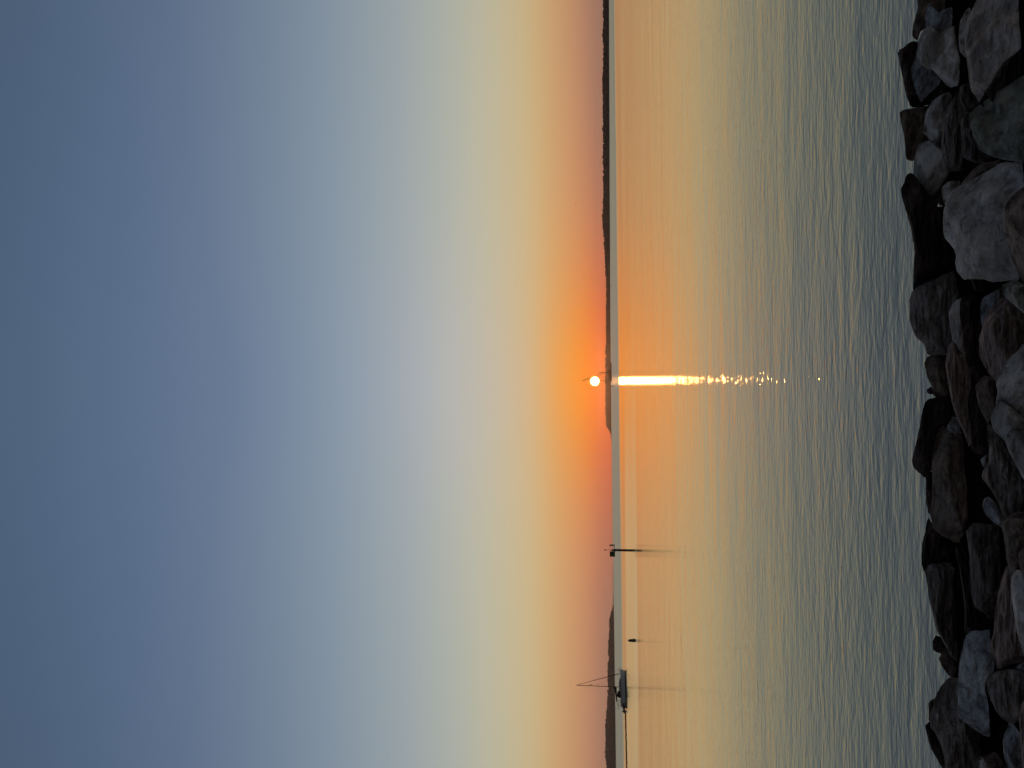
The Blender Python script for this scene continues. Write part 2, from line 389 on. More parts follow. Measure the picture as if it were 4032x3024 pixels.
EXEC_ROCKS = [
 ('A', [(335,-60),(350,60),(305,220),(300,310),(345,345),(372,260),(412,215),(470,60),(500,-60)], 'brown', .5, 'narrow brown boulder at the water edge, topmost of the waterline row', .5),
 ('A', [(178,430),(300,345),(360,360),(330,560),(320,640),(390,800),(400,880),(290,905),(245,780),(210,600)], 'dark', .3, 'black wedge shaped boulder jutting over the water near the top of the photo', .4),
 ('A', [(440,10),(460,150),(570,75),(750,35),(780,130),(740,220),(540,285),(430,290),(400,150)], 'blue', .9, 'bluish grey rounded boulder at the top edge behind the one with a brown patch', .15),
 ('A', [(340,430),(290,580),(290,650),(330,760),(375,860),(440,790),(540,700),(560,560),(450,420)], 'blue', .8, 'slate blue striped boulder beside the black wedge', .25),
 ('A', [(375,270),(335,430),(345,530),(400,555),(470,580),(610,735),(730,708),(775,600),(780,440),(740,330),(750,200),(640,215),(540,270),(450,210),(400,240)], 'grey', 1.1, 'broad grey boulder carrying a round brown patch', -.05),
 ('A', [(700,180),(690,350),(700,430),(750,490),(820,420),(820,150),(780,60),(740,100)], 'grey', .7, 'small grey knob wedged between the patched boulder and the pink ridged slab', -.1),
 ('A', [(870,-60),(760,170),(735,300),(755,480),(775,640),(800,760),(875,855),(930,760),(1000,690),(1050,600),(1060,560),(1238,400),(1340,330),(1340,-60)], 'pale', 1.2, 'big grey slab with a pinkish ridge down its middle in the top right corner', 0),
 ('A', [(860,860),(960,690),(1030,570),(1238,360),(1330,320),(1330,660),(1238,680),(1050,800),(900,900)], 'dark', .3, 'dark brown boulder sunk in the gap under the pink ridged slab', .1),
 ('A', [(775,960),(870,870),(1050,750),(1238,620),(1360,560),(1360,1380),(1200,1360),(1080,1340),(960,1300),(870,1260),(815,1150),(785,1050)], 'green', 1.0, 'large green grey boulder at the right edge near the top', -.1),
 ('A', [(190,925),(400,880),(440,920),(430,1050),(380,1230),(305,1355),(250,1330),(235,1150),(205,1020)], 'brown', .2, 'dark pointed boulder with a thin rust coloured ridge at the waterline', .4),
 ('A', [(415,940),(480,830),(600,770),(720,730),(690,850),(640,900),(615,1010),(590,1190),(480,1190),(380,1110),(405,1020)], 'grey', .7, 'smooth brownish grey boulder behind the rust ridged one', .2),
 ('A', [(600,900),(650,800),(700,750),(830,830),(800,900),(790,1000),(760,1100),(780,1200),(790,1350),(700,1440),(600,1430),(550,1300),(545,1200),(560,1060),(575,960)], 'strat', .7, 'purplish grey boulder in the middle of the upper rocks', .05),
 ('A', [(700,720),(790,690),(900,830),(860,900),(780,930),(740,920),(695,840)], 'vert', .7, 'small ribbed stone tucked under the tip of the pink ridged slab', -.05),
 ('A', [(720,1160),(705,1060),(720,940),(775,930),(850,1050),(860,1160),(900,1260),(980,1310),(1060,1330),(1000,1370),(870,1375),(760,1340),(720,1310)], 'vert', .8, 'thin layered stone pressed against the large green grey boulder', -.05),
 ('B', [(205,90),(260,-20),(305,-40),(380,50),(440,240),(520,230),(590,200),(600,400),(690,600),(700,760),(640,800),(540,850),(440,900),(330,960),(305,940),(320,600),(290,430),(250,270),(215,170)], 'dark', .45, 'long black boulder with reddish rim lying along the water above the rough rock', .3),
 ('A', [(380,1190),(345,1220),(310,1380),(310,1480),(330,1600),(370,1700),(440,1779),(480,1769),(530,1690),(555,1570),(620,1450),(640,1300),(590,1190),(480,1150)], 'veined', 1.0, 'rounded boulder crossed by a pale diagonal vein', .05),
 ('B', [(540,90),(600,30),(720,20),(720,120),(640,200),(575,240)], 'grey', .6, 'little grey stone between the veined boulder and the largest boulder', 0),
 ('A', [(690,1560),(830,1400),(900,1360),(1000,1350),(1060,1320),(1120,1345),(1000,1480),(800,1600)], 'brown', .8, 'tan speckled stone squeezed above the largest boulder', .0),
 ('B', [(565,280),(610,130),(680,70),(850,0),(1080,-140),(1238,-130),(1360,-130),(1360,200),(1300,850),(1150,850),(1030,870),(800,850),(730,855),(660,780),(660,620),(580,500),(560,420)], 'grey', 1.25, 'largest pale grey boulder, smooth and flat faced', -.1),
 ('B', [(1080,240),(1150,130),(1238,80),(1360,60),(1360,960),(1238,915),(1160,740),(1100,560),(1075,450)], 'brown', 1.0, 'brown speckled boulder at the right edge in front of the largest one', -.25),
 ('B', [(270,1050),(310,930),(430,860),(540,820),(640,755),(700,820),(830,870),(840,940),(780,1000),(720,1060),(690,1130),(700,1220),(690,1300),(680,1400),(600,1480),(430,1490),(400,1400),(340,1340),(280,1200)], 'strat', .9, 'rough dark boulder with slanting layered cracks at the water edge', .3),
 ('B', [(790,840),(930,850),(920,950),(830,950)], 'dark', .4, 'small black stone in the hole beside the largest boulder', .1),
 ('B', [(725,990),(900,990),(930,1100),(930,1230),(920,1360),(930,1530),(960,1700),(780,1720),(740,1500),(720,1400),(700,1200),(700,1050)], 'dark', .5, 'dark brown block lying behind the brown pointed boulder', .1),
 ('B', [(640,1050),(720,1000),(760,995),(735,1090),(730,1200),(755,1400),(775,1560),(790,1640),(740,1600),(680,1480),(640,1370),(615,1220),(608,1130)], 'pale', 1.0, 'long pale slab like a log with a dark crack, the upper of two', .05),
 ('B', [(885,1010),(1050,915),(1110,960),(1100,1050),(1000,1150),(960,1240),(880,1250),(870,1060)], 'blue', .7, 'blue grey angular stone behind the tip of the brown pointed boulder', .0),
 ('B', [(930,1130),(1060,990),(1130,1040),(1238,1140),(1350,1220),(1350,1450),(1238,1450),(1190,1560),(1090,1640),(1010,1720),(940,1640),(865,1500),(862,1350),(890,1230)], 'pink', .9, 'brown pointed boulder with a ribbed warm face', -.05),
 ('B', [(1050,900),(1170,850),(1238,900),(1350,960),(1350,1230),(1238,1135),(1150,1060),(1070,990)], 'green', .9, 'green grey stone at the right edge above the brown pointed boulder', -.15),
 ('C', [(400,60),(430,0),(560,-30),(610,80),(620,200),(580,350),(500,370),(480,340),(465,260),(425,180),(412,120)], 'brown', .5, 'knobbly brown boulder next to the sparkling water', .3),
 ('C', [(420,290),(450,262),(480,275),(488,310),(470,330),(435,322)], 'dark', .3, 'small round dark stone poking into the sparkling water', .35),
 ('C', [(600,-80),(640,-120),(690,-20),(760,0),(790,130),(805,230),(785,340),(795,470),(810,660),(798,740),(778,775),(735,640),(690,560),(640,420),(605,250),(580,60)], 'pink', 1.0, 'pinkish slab like a log tapering to a point, the lower of two', .0),
 ('C', [(770,60),(900,0),(960,120),(930,220),(920,330),(960,560),(960,860),(800,800),(770,560),(760,330),(780,240)], 'dark', .4, 'dark rust boulder in the hollow beside the pinkish log slab', .15),
 ('C', [(1360,-60),(1230,-100),(1190,-40),(1130,0),(1010,170),(1005,230),(1020,300),(1000,420),(1060,410),(1130,440),(1238,560),(1360,660)], 'grey', 1.2, 'cool grey boulder with a pale rounded ridge at the right edge, middle of the photo', -.15),
 ('C', [(830,250),(900,165),(970,180),(1040,290),(1020,400),(970,490),(935,580),(880,480),(840,350)], 'brown', .8, 'oval brown stone leaning on the cool grey ridged boulder', -.05),
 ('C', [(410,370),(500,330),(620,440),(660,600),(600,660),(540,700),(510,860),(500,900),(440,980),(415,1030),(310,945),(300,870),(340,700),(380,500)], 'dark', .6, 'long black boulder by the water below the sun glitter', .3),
 ('C', [(590,600),(640,505),(700,530),(730,650),(640,680)], 'blue', .6, 'small bluish stone behind the end of the big brown block', .1),
 ('C', [(555,590),(640,600),(720,650),(770,780),(850,900),(860,1100),(830,1300),(800,1420),(760,1500),(740,1560),(650,1560),(540,1510),(480,1450),(450,1330),(470,1200),(470,850),(500,660)], 'brown', .75, 'big rectangular brown block with a warm upper face', .05),
 ('C', [(415,1000),(470,920),(500,1000),(490,1280),(460,1360),(440,1330),(415,1220)], 'dark', .5, 'thin dark stone between the big brown block and the water', .3),
 ('C', [(1000,420),(1015,370),(1060,385),(1150,440),(1238,530),(1360,600),(1360,1180),(1238,1040),(1130,850),(1070,700),(990,640),(955,520)], 'veined', 1.1, 'cracked grey boulder in front of the cool grey ridged one', -.3),
 ('C', [(925,570),(1000,600),(1080,720),(1150,850),(1238,1000),(1360,1120),(1360,1370),(1200,1350),(1080,1400),(1000,1180),(940,1100),(885,1020),(890,960),(940,900),(945,750)], 'strat', .9, 'long brownish boulder running under the cracked grey one', -.1),
 ('C', [(870,870),(930,825),(960,880),(940,945),(895,935)], 'blue', .6, 'tiny bluish stone in the shadow beside the long brownish boulder', .05),
 ('C', [(885,1250),(905,1200),(940,1175),(1000,1230),(1040,1300),(1090,1380),(1065,1455),(960,1380),(910,1330)], 'blue', .9, 'small pale blue grey stone hanging above the ribbed slab', -.1),
 ('E', [(1200,330),(1240,260),(1330,205),(1460,190),(1600,180),(1600,700),(1480,1040),(1310,1040),(1250,780),(1215,500),(1195,400)], 'brown', .9, 'olive brown boulder at the right edge beside the ribbed slab', -.2),
 ('E', [(1385,700),(1454,610),(1600,560),(1600,1100),(1450,1000),(1410,880)], 'brown', 1.0, 'brown stone cut by the right edge in front of the olive brown boulder', -.4),
 ('E', [(765,430),(800,365),(880,330),(1120,340),(1220,400),(1235,500),(1265,750),(1250,1000),(1200,1080),(1160,1300),(1130,1490),(1020,1460),(970,1390),(870,1330),(830,1230),(805,1080),(815,880),(790,600)], 'vert', .75, 'upright dark slab with parallel ribs', .0),
 ('E', [(320,260),(370,350),(450,500),(540,640),(640,760),(520,820),(320,870),(262,915),(235,800),(245,560),(280,450),(295,320)], 'dark', .5, 'reddish black stone at the waterline above the mottled block', .3),
 ('D', [(403,0),(430,-45),(560,-65),(700,-60),(750,60),(760,200),(755,400),(765,520),(740,640),(700,805),(610,700),(550,580),(510,520),(470,370),(440,230),(425,100)], 'strat', .7, 'mottled dark block with pale flakes at the water edge', .2),
 ('D', [(650,-220),(760,-160),(820,0),(840,300),(950,420),(980,560),(740,560),(740,300),(700,0)], 'dark', .3, 'black stone at the bottom of the gap between the mottled block and the ribbed slab', .5),
 ('D', [(470,600),(500,545),(560,600),(570,660),(525,720),(480,680)], 'dark', .3, 'small black round stone against the water near the bottom of the photo', .3),
 ('D', [(525,745),(560,645),(620,700),(700,780),(710,880),(620,900),(550,810)], 'brown', .5, 'small reddish brown stone between the mottled block and the round grey boulder', .25),
 ('D', [(438,1100),(500,1030),(530,1090),(500,1200),(500,1330),(440,1280)], 'dark', .4, 'thin dark stone edging the round grey boulder on its water side', .3),
 ('D', [(410,1300),(450,1265),(520,1370),(590,1490),(620,1600),(640,1740),(530,1740),(460,1500),(430,1400)], 'dark', .4, 'black stone at the waterline in the bottom corner of the rocks', .3),
 ('D', [(455,1180),(480,1080),(540,980),(620,895),(720,900),(740,1050),(760,1220),(860,1300),(960,1380),(1060,1450),(1110,1640),(1110,1760),(600,1760),(575,1600),(550,1480),(490,1360),(460,1320)], 'strat', .9, 'round dark grey boulder filling the lower end of the rocks', .1),
 ('D', [(695,760),(725,650),(740,570),(790,510),(960,500),(990,560),(1000,700),(990,850),(930,930),(920,1000),(950,1150),(960,1300),(950,1410),(900,1390),(700,1250),(680,1180),(685,1000)], 'blue', 1.15, 'blue grey flat topped boulder in the lower rocks', -.1),
 ('D', [(1095,-40),(1160,60),(1190,200),(1210,550),(1260,720),(1250,780),(1150,780),(1020,840),(990,760),(955,700),(955,620),(985,530),(990,330),(1010,230),(1050,80)], 'pink', 1.0, 'boulder with a bright salmon pink side by the blue grey flat topped one', -.1),  # salmon side: the glow sits in the pink rock colour
 ('D', [(1130,200),(1130,60),(1180,0),(1238,0),(1360,0),(1360,790),(1238,740),(1190,560),(1150,350)], 'grey', 1.0, 'grey boulder at the right edge beside the salmon pink side', -.3),
 ('D', [(1155,820),(1190,785),(1250,775),(1290,800),(1270,850)], 'blue', .7, 'tiny teal grey stone at the right edge in the lower rocks', -.1),
 ('D', [(915,920),(1000,850),(1100,830),(1238,840),(1360,860),(1360,1120),(1250,1150),(1200,1260),(1150,1290),(1090,1270),(1010,1200),(930,1020)], 'strat', .9, 'brown grey boulder with pale cracks next to the blue grey flat topped one', -.15),
 ('D', [(880,1560),(1000,1520),(1090,1640),(1130,1760),(1000,1780),(930,1640)], 'brown', .6, 'brown stone on the bottom edge of the photo', .0),
 ('D', [(1060,1440),(1075,1370),(1110,1280),(1150,1290),(1230,1400),(1260,1740),(1120,1740),(1070,1560)], 'blue', 1.1, 'slate blue boulder near the bottom right corner', -.1),
 ('D', [(1195,1250),(1215,1120),(1260,1060),(1360,1030),(1360,1760),(1230,1760),(1215,1500)], 'pink', 1.0, 'pinkish boulder in the bottom right corner', -.35),
 ('D', [(855,1600),(870,1560),(920,1570),(970,1600),(1010,1680),(1040,1790),(870,1790)], 'pale', 1.1, 'small pale stone on the bottom edge, nearer the right', -.15),
 ('D', [(570,1660),(600,1625),(720,1635),(790,1670),(830,1800),(580,1800)], 'pale', 1.1, 'small pale stone on the bottom edge, nearer the water', .0),
]
for i, rk in enumerate(EXEC_ROCKS): boulder(rk[0], rk[1], rk[2], rk[3], rk[4], rk[5])

# the round brown stain on the patched boulder
pb = [o for o in COL.objects if o.get('label', '').startswith('broad grey boulder carrying')][0]
rq = ray(3450 + 455 / 2.127, 405 / 2.127).normalized()
bv = min(pb.data.vertices, key=lambda v: (pb.location + v.co - CAM).cross(rq).length + .2 * (pb.location + v.co - CAM).dot(rq))
pm = RM['grey'].copy(); pm.name = 'rock_grey_stained'; pt = pm.node_tree; pp = pt.nodes['Principled BSDF']; src = pp.inputs['Base Color'].links[0].from_socket
tx = pt.nodes.new('ShaderNodeTexCoord'); dn = pt.nodes.new('ShaderNodeVectorMath'); dn.operation = 'DISTANCE'; pt.links.new(tx.outputs['Object'], dn.inputs[0]); dn.inputs[1].default_value = bv.co
nn = pt.nodes.new('ShaderNodeTexNoise'); nn.inputs['Scale'].default_value = 9; pt.links.new(tx.outputs['Object'], nn.inputs['Vector'])
dd_ = math_('ADD', dn.outputs['Value'], math_('MULTIPLY', nn.outputs['Fac'], .09, tree=pt), tree=pt)
pt.links.new(mix(pt, ramp(pt, dd_, [(.205, (.62,) * 3), (.225, (0, 0, 0))]), src, (.10, .075, .055)), pp.inputs['Base Color'])
pb.data.materials[0] = pm

# ------------------------------------------------------------ wooded shores
def lerp_tab(tab, v):
    if v <= tab[0][0]: return tab[0][1]
    for (a, b), (c, d) in zip(tab[:-1], tab[1:]):
        if v <= c: return b + (d - b) * (v - a) / (c - a)
    return tab[-1][1]
HZ = lambda py: 2403 + .012 * (py - 1512)
leafm = simple('far_foliage', (.05, .042, .045), .95, .5, .08)
landm = simple('far_land', (.05, .042, .042), .95, .4, .02)
def top_h(tab, py, D): return (HZ(py) - lerp_tab(tab, py)) * D / F + 3.4
_t = bmesh.new(); bmesh.ops.create_icosphere(_t, subdivisions=1, radius=1)
ICO_V = [v.co.copy() for v in _t.verts]; ICO_F = [[v.index for v in f.verts] for f in _t.faces]; _t.free()
def clump(bm_, c, rx, rz, rnd, q=1):
    s0 = rnd.uniform(0, 100); a = rnd.uniform(0, 6.28); ca, sa = math.cos(a), math.sin(a); vs = []
    for v in ICO_V:
        d = Vector((v.x * ca - v.y * sa, v.x * sa + v.y * ca, v.z)); f = 1 + .45 * noise.noise(d * 1.7 + Vector((s0, 0, 0))) + rnd.uniform(-.2, .2)
        vs.append(bm_.verts.new(c + Vector((d.x * rx * f, d.y * rx * f, d.z * rz * f))))
    for f in ICO_F: bm_.faces.new([vs[k] for k in f])
def shore(y0, y1, dtab, ttab, step, seed, lname, flabel, llabel):
    rnd = random.Random(seed)
    b1 = bmesh.new(); b2 = bmesh.new(); rows = []
    py = y0; prof_pts = []
    n = int(abs(y1 - y0) / 12)
    for i in range(n + 1):
        py = y0 + (y1 - y0) * i / n; D = lerp_tab(dtab, py); x_ = xat(py, D); h = top_h(ttab, py, D)
        jag = noise.noise(Vector((py * .05, seed, 0))) * 6
        hh = max(.8, h * .45)
        rows.append([b1.verts.new(q) for q in ((x_, D - 4 + jag, -.5), (x_, D + jag, .9), (x_ * 1.01, D + 40, hh), (x_ * 1.06, D + 160, hh * 1.05), (x_ * 1.2, D + 600, -.5))])
    for A_, B_ in zip(rows[:-1], rows[1:]):
        for j in range(4): b1.faces.new((A_[j], A_[j + 1], B_[j + 1], B_[j]))
    py = y0
    while py < y1:
        D = lerp_tab(dtab, py); h = top_h(ttab, py, D)
        if h > 1.0:
            sz = max(1.1, min(h * .28, 4.5)) * rnd.uniform(.7, 1.3)
            x_ = xat(py, D)
            crown = h * rnd.uniform(.9, 1.03) + (rnd.uniform(.02, .07) * h if rnd.random() < .2 else 0)
            zz = crown - sz * .8; lvl = 0
            while zz > -.2 * sz:
                for k_ in range(3 if lvl < 2 else 2):
                    s = sz * rnd.uniform(.45, 1.0) * (1 + .15 * lvl)
                    c = Vector((x_ + rnd.uniform(-1, 1) * sz * .9, D + 6 + rnd.uniform(0, 14), zz - rnd.uniform(0, .5) * sz))
                    clump(b2, c, s * 1.1, s * rnd.uniform(.7, 1.0), rnd)
                zz -= sz * 1.1; lvl += 1
        py += step * rnd.uniform(.6, 1.4)
    prop(obj(lname, b1, landm), kind='structure', label=llabel)
    prop(obj('forest', b2, leafm), kind='stuff', label=flabel, cat='forest')
RT_T = [(-200, 2371), (0, 2372), (38, 2371), (60, 2375), (110, 2371), (160, 2372), (200, 2373.5), (290, 2368.5), (400, 2371), (480, 2371), (640, 2372), (760, 2373), (790, 2371), (880, 2369), (905, 2373), (1000, 2378.5), (1085, 2382), (1100, 2385), (1200, 2384), (1350, 2384), (1392, 2381.5), (1398, 2384.5), (1410, 2381), (1450, 2383), (1500, 2381.5), (1600, 2382), (1650, 2383), (1680, 2386), (1688, 2392), (1700, 2399), (1712, 2404), (1740, 2405)]
RT_D = [(-200, 700), (0, 800), (500, 1150), (1000, 2000), (1400, 3800), (1720, 4650)]
shore(-160, 1725, RT_D, RT_T, 3.4, 4, 'headland', 'dark wooded shore running along the horizon in the upper half of the photo', 'low dark point of land in the upper half of the photo')
LT_T = [(2385, 2413), (2393, 2410.5), (2405, 2411), (2412, 2405), (2430, 2400), (2450, 2398.5), (2500, 2396), (2540, 2393.5), (2580, 2392), (2595, 2396), (2606, 2395), (2612, 2391.5), (2680, 2391), (2740, 2392), (2780, 2388), (2850, 2383.5), (2905, 2382), (2915, 2384), (2960, 2381), (2990, 2382), (3000, 2386), (3024, 2386), (3200, 2380)]
LT_D = [(2385, 2900), (2700, 2700), (3200, 2300)]
shore(2388, 3180, LT_D, LT_T, 3.0, 9, 'hill', 'dark wooded hill shore along the horizon in the lower half of the photo', 'low dark hill in the lower half of the photo')
# low sand spit between them
bm = bmesh.new(); rows = []
for i in range(31):
    py = 2225 + (2400 - 2225) * i / 30; D = 4600; hh = (.4 + 3.6 * (i / 30) ** 2) * (1 + .4 * noise.noise(Vector((i * .9, 0, 0))))
    x_ = xat(py, D); rows.append([bm.verts.new(q) for q in ((x_, D, -.3), (x_, D + 15, hh), (x_, D + 80, hh), (x_, D + 200, -.3))])
for A_, B_ in zip(rows[:-1], rows[1:]):
    for j in range(3): bm.faces.new((A_[j], A_[j + 1], B_[j + 1], B_[j]))
prop(obj('spit', bm, landm), kind='structure', label='very low distant spit before the wooded hill')
# lone small tree at the tip of the hill
D = 2880; tr = empty('tree', (xat(2396, D), D, 0), 'lone small round tree at the tip of the wooded hill on the horizon', 'tree')
bm = bmesh.new(); tube(bm, (0, 0, -.2), (0.3, 0, 5.2), .5, .25); tube(bm, (.2, 0, 3.4), (1.6, .3, 6), .2, .1); tube(bm, (.2, 0, 3.6), (-1.4, 0, 6.2), .2, .1)
obj('trunk', bm, landm, tr)
bm = bmesh.new(); rn = random.Random(2)
for i in range(16): clump(bm, Vector((rn.uniform(-2, 2), rn.uniform(-2, 2), 6 + rn.uniform(-1.6, 1.6))), rn.uniform(.7, 1.3), rn.uniform(.6, 1.1), rn)
obj('crown', bm, leafm, tr)

# ------------------------------------------------------------ channel marker on a pile
wood = simple('dark_timber', (.035, .028, .024), .85, .4, 6)
steel = simple('dark_steel', (.05, .05, .055), .5, .3, 8, .6)
greenp = simple('green_board', (.02, .10, .035), .6, .2, 3)
redp = simple('weathered_board', (.05, .045, .04), .6, .2, 3)
D = 133.0; s = D / F
mk = empty('channel_marker', (xat(2166, D), D, 0), 'dark pile with square green board, second board and lantern standing in the water', 'channel marker')
bm = bmesh.new()
lathe(bm, [(.20, -1.5), (.20, .1), (.205, 1.2), (.19, 2.6), (.185, 3.28), (.17, 3.42), (.07, 3.56), (.04, 3.58)], 18); obj('pile', bm, wood, mk, smooth=True)
bm = bmesh.new(); box(bm, (-.06, -.21, 2.98), (1.10, .10, .09)); box(bm, (-.02, 0, 2.93), (.46, .5, .14)); obj('crossarm', bm, wood, mk)
def board(mat, c, w, h, rz):
    b_ = bmesh.new(); Rm = Matrix.Rotation(rz, 3, 'Z'); box(b_, c, (w, .03, h), Rm)
    bmesh.ops.bevel(b_, geom=b_.edges[:], offset=.006, segments=1)
    return obj('dayboard', b_, mat, mk)
g1 = board(greenp, (-.63, -.28, 3.38), .90, .88, .06); g1['label'] = 'green square board'
b_ = bmesh.new()
for q in ((-.63, -.30, 3.83, .92, .03), (-.63, -.30, 2.94, .92, .03)): box(b_, (q[0], q[1], q[2]), (q[3], .02, q[4]))
for q in (-1.09, -.17): box(b_, (q, -.30, 3.385), (.03, .02, .86))
obj('board_frame', b_, steel, mk)
g2 = board(redp, (.84, .10, 3.42), .88, .88, -1.07); g2['label'] = 'second board seen nearly edge on'
bm = bmesh.new(); tube(bm, (-.15, -.2, 3.80), (.95, .1, 3.80), .015); tube(bm, (.40, .0, 2.98), (.42, 0, 3.80), .012); tube(bm, (.42, 0, 3.03), (.82, .1, 3.03), .03); obj('rail', bm, steel, mk)
bm = bmesh.new(); tube(bm, (.02, 0, 3.5), (.02, 0, 4.52), .026); obj('lantern_pole', bm, steel, mk)
la = bmesh.new(); lathe(la, [(.05, 4.44), (.10, 4.48), (.10, 4.56), (.075, 4.57), (.075, 4.68), (.10, 4.70), (.09, 4.78), (.03, 4.84)], 14); obj('lantern', la, steel, mk)
for zz in (1.0, 1.95, 2.2, 2.42, 2.64):
    b_ = bmesh.new(); tube(b_, (.18, 0, zz), (.30, 0, zz), .014); tube(b_, (.30, 0, zz), (.30, 0, zz + .07), .014); obj('climbing_peg', b_, steel, mk)

# ------------------------------------------------------------ mooring buoy
D = 121.0
bu = empty('buoy', (xat(2519, D), D, 0), 'dark barrel shaped mooring buoy floating between the marker pile and the sailboat', 'buoy')
bu.rotation_euler = (0, R(-3), 0)
bm = bmesh.new(); lathe(bm, [(.20, -.35), (.27, -.1), (.275, .18), (.26, .20), (.25, .24), (.235, .5), (.20, .86), (.17, .95)], 24); obj('float', bm, simple('buoy_dark', (.03, .03, .035), .5, .3, 5), bu, smooth=True)
bm = bmesh.new(); lathe(bm, [(.14, .94), (.13, 1.0), (.05, 1.04), (.03, 1.06)], 16); obj('cap', bm, steel, bu)
bm = bmesh.new(); path(bm, [(-.05, 0, 1.03), (-.05, 0, 1.10), (.05, 0, 1.10), (.05, 0, 1.03)], .012); obj('lifting_eye', bm, steel, bu)

# ------------------------------------------------------------ sailboat
D = 215.0
hullm = simple('hull_grey_blue', (.38, .43, .47), .35, .08, 2)
bootm = simple('hull_dark_stripe', (.012, .014, .02), .4, .1, 2)
deckm = simple('deck_pale', (.30, .31, .33), .5, .1, 3)
canv = simple('navy_canvas', (.018, .022, .04), .9, .3, 5)
alu = simple('spar_dark', (.06, .055, .06), .4, .2, 5, .5)
glas = simple('tinted_window', (.01, .01, .013), .1, .1, 5)
rubber = simple('inflatable_grey', (.13, .14, .15), .6, .15, 5)
sb = empty('sailboat', (xat(2704, D), D, 0), 'grey anchored sailboat with one tall mast, furled sail and navy covers', 'sailboat', rz=R(60))
Ls = [(-6.1, 1.25, 1.15), (-5.0, 1.5, 1.12), (-3.0, 1.78, 1.12), (-1.0, 1.88, 1.16), (1.0, 1.78, 1.24), (3.0, 1.38, 1.36), (4.6, .82, 1.48), (5.6, .38, 1.58), (6.15, .04, 1.64)]
bm = bmesh.new(); secs = []
for i, (lx, w, f) in enumerate(Ls):
    k_ = max(0, (lx - 4.6) / 1.55); dr = -.75 * (1 - k_) if lx > -5.5 else .1
    if lx > 5: dr = -.2 + (f + .1) * (lx - 5) / 1.15 * .75
    pts = [(w, f), (w * .99, f * .6), (w * .93, .15), (w * .7, min(-.15, 0) if dr < 0 else dr + .1), (0.0, dr)]
    left = [bm.verts.new((lx, -a, max(b, dr))) for a, b in pts]; right = [bm.verts.new((lx, a, max(b, dr))) for a, b in pts[:-1]][::-1]
    secs.append(left + right)
for A_, B_ in zip(secs[:-1], secs[1:]):
    for j in range(8): bm.faces.new((A_[j], B_[j], B_[j + 1], A_[j + 1]))
bm.faces.new(secs[0]); bm.faces.new(secs[-1][::-1]); bmesh.ops.recalc_face_normals(bm, faces=bm.faces)
obj('hull', bm, hullm, sb, smooth=False)
bm = bmesh.new(); dl_ = [[bm.verts.new((lx, y_, f - .02 + (.05 if abs(y_) < .1 else 0))) for y_ in (-w * .99, 0, w * .99)] for lx, w, f in Ls]
for A_, B_ in zip(dl_[:-1], dl_[1:]):
    for j in range(2): bm.faces.new((A_[j], B_[j], B_[j + 1], A_[j + 1]))
obj('deck', bm, deckm, sb)
bm = bmesh.new()          # dark boot stripe just proud of the hull
for sgn in (-1, 1):
    r_ = []
    for lx, w, f in Ls[:-1]:
        r_.append((bm.verts.new((lx, sgn * (w * .945 + .012), .22)), bm.verts.new((lx, sgn * (w * .90 + .012), -.04))))
    for a, b in zip(r_[:-1], r_[1:]): bm.faces.new((a[0], b[0], b[1], a[1]))
obj('boot_stripe', bm, bootm, sb)
bm = bmesh.new()          # cabin
cs = [(-2.4, 1.1, 1.62, 1.15), (-1.9, 1.15, 2.02, 1.12), (.6, 1.1, 1.98, 1.16), (2.3, .85, 1.78, 1.25), (3.1, .6, 1.42, 1.36)]; rr = []
for lx, w, top, bot in cs:
    rr.append([bm.verts.new(q) for q in ((lx, -w, bot), (lx, -w * .86, top - .06), (lx, -w * .6, top), (lx, w * .6, top), (lx, w * .86, top - .06), (lx, w, bot))])
for A_, B_ in zip(rr[:-1], rr[1:]):
    for j in range(5): bm.faces.new((A_[j], B_[j], B_[j + 1], A_[j + 1]))
bm.faces.new(rr[0]); bm.faces.new(rr[-1][::-1]); bmesh.ops.recalc_face_normals(bm, faces=bm.faces)
cab = obj('cabin', bm, deckm, sb)
for lx in (-1.4, -.4, .6, 1.5):
    for sgn in (-1, 1):
        b_ = bmesh.new(); box(b_, (lx, sgn * 1.06 if lx < 1 else sgn * .99, 1.62), (.62, .10, .22)); obj('window', b_, glas, cab)
bm = bmesh.new(); tube(bm, (0, 0, 1.2), (0, 0, 13.9), .10, .075, 10); obj('mast', bm, alu, sb)
bm = bmesh.new(); box(bm, (0, 0, 13.95), (.28, .2, .16)); tube(bm, (.1, 0, 14), (.1, 0, 14.5), .012); tube(bm, (-.2, 0, 14.1), (.3, 0, 14.1), .012); obj('masthead', bm, alu, sb)
for zz, hw in ((7.9, .95), (10.6, .75)):
    b_ = bmesh.new(); tube(b_, (0, -hw, zz + .05), (0, hw, zz + .05), .03, n=6); obj('spreader', b_, alu, sb)
bm = bmesh.new(); lathe(bm, [(.10, -.12), (.24, -.1), (.25, .1), (.1, .14)], 14, (.32, 0, 10.0)); box(bm, (.12, 0, 10.0), (.3, .1, .06)); obj('radar', bm, alu, sb)
bm = bmesh.new(); tube(bm, (4.5, 0, 2.0), (.15, 0, 13.8), .11, .045, 10); tube(bm, (4.7, 0, 1.5), (4.5, 0, 2.0), .04); obj('furled_sail', bm, canv, sb, smooth=True)
bm = bmesh.new(); tube(bm, (-.1, 0, 2.72), (-5.0, 0, 2.55), .07); obj('boom', bm, alu, sb)
bm = bmesh.new(); prof = [(-.02, 3.62, .16), (-.5, 3.4, .20), (-1.5, 3.16, .2), (-3, 2.98, .17), (-4.9, 2.76, .10)]; rr = []
for lx, top, w in prof: rr.append([bm.verts.new((lx, q * w, zq)) for q, zq in ((-.9, 2.66 - .03 * -lx), (-1, 2.85 - .03 * -lx), (-.35, top), (.35, top), (1, 2.85 - .03 * -lx), (.9, 2.66 - .03 * -lx))])
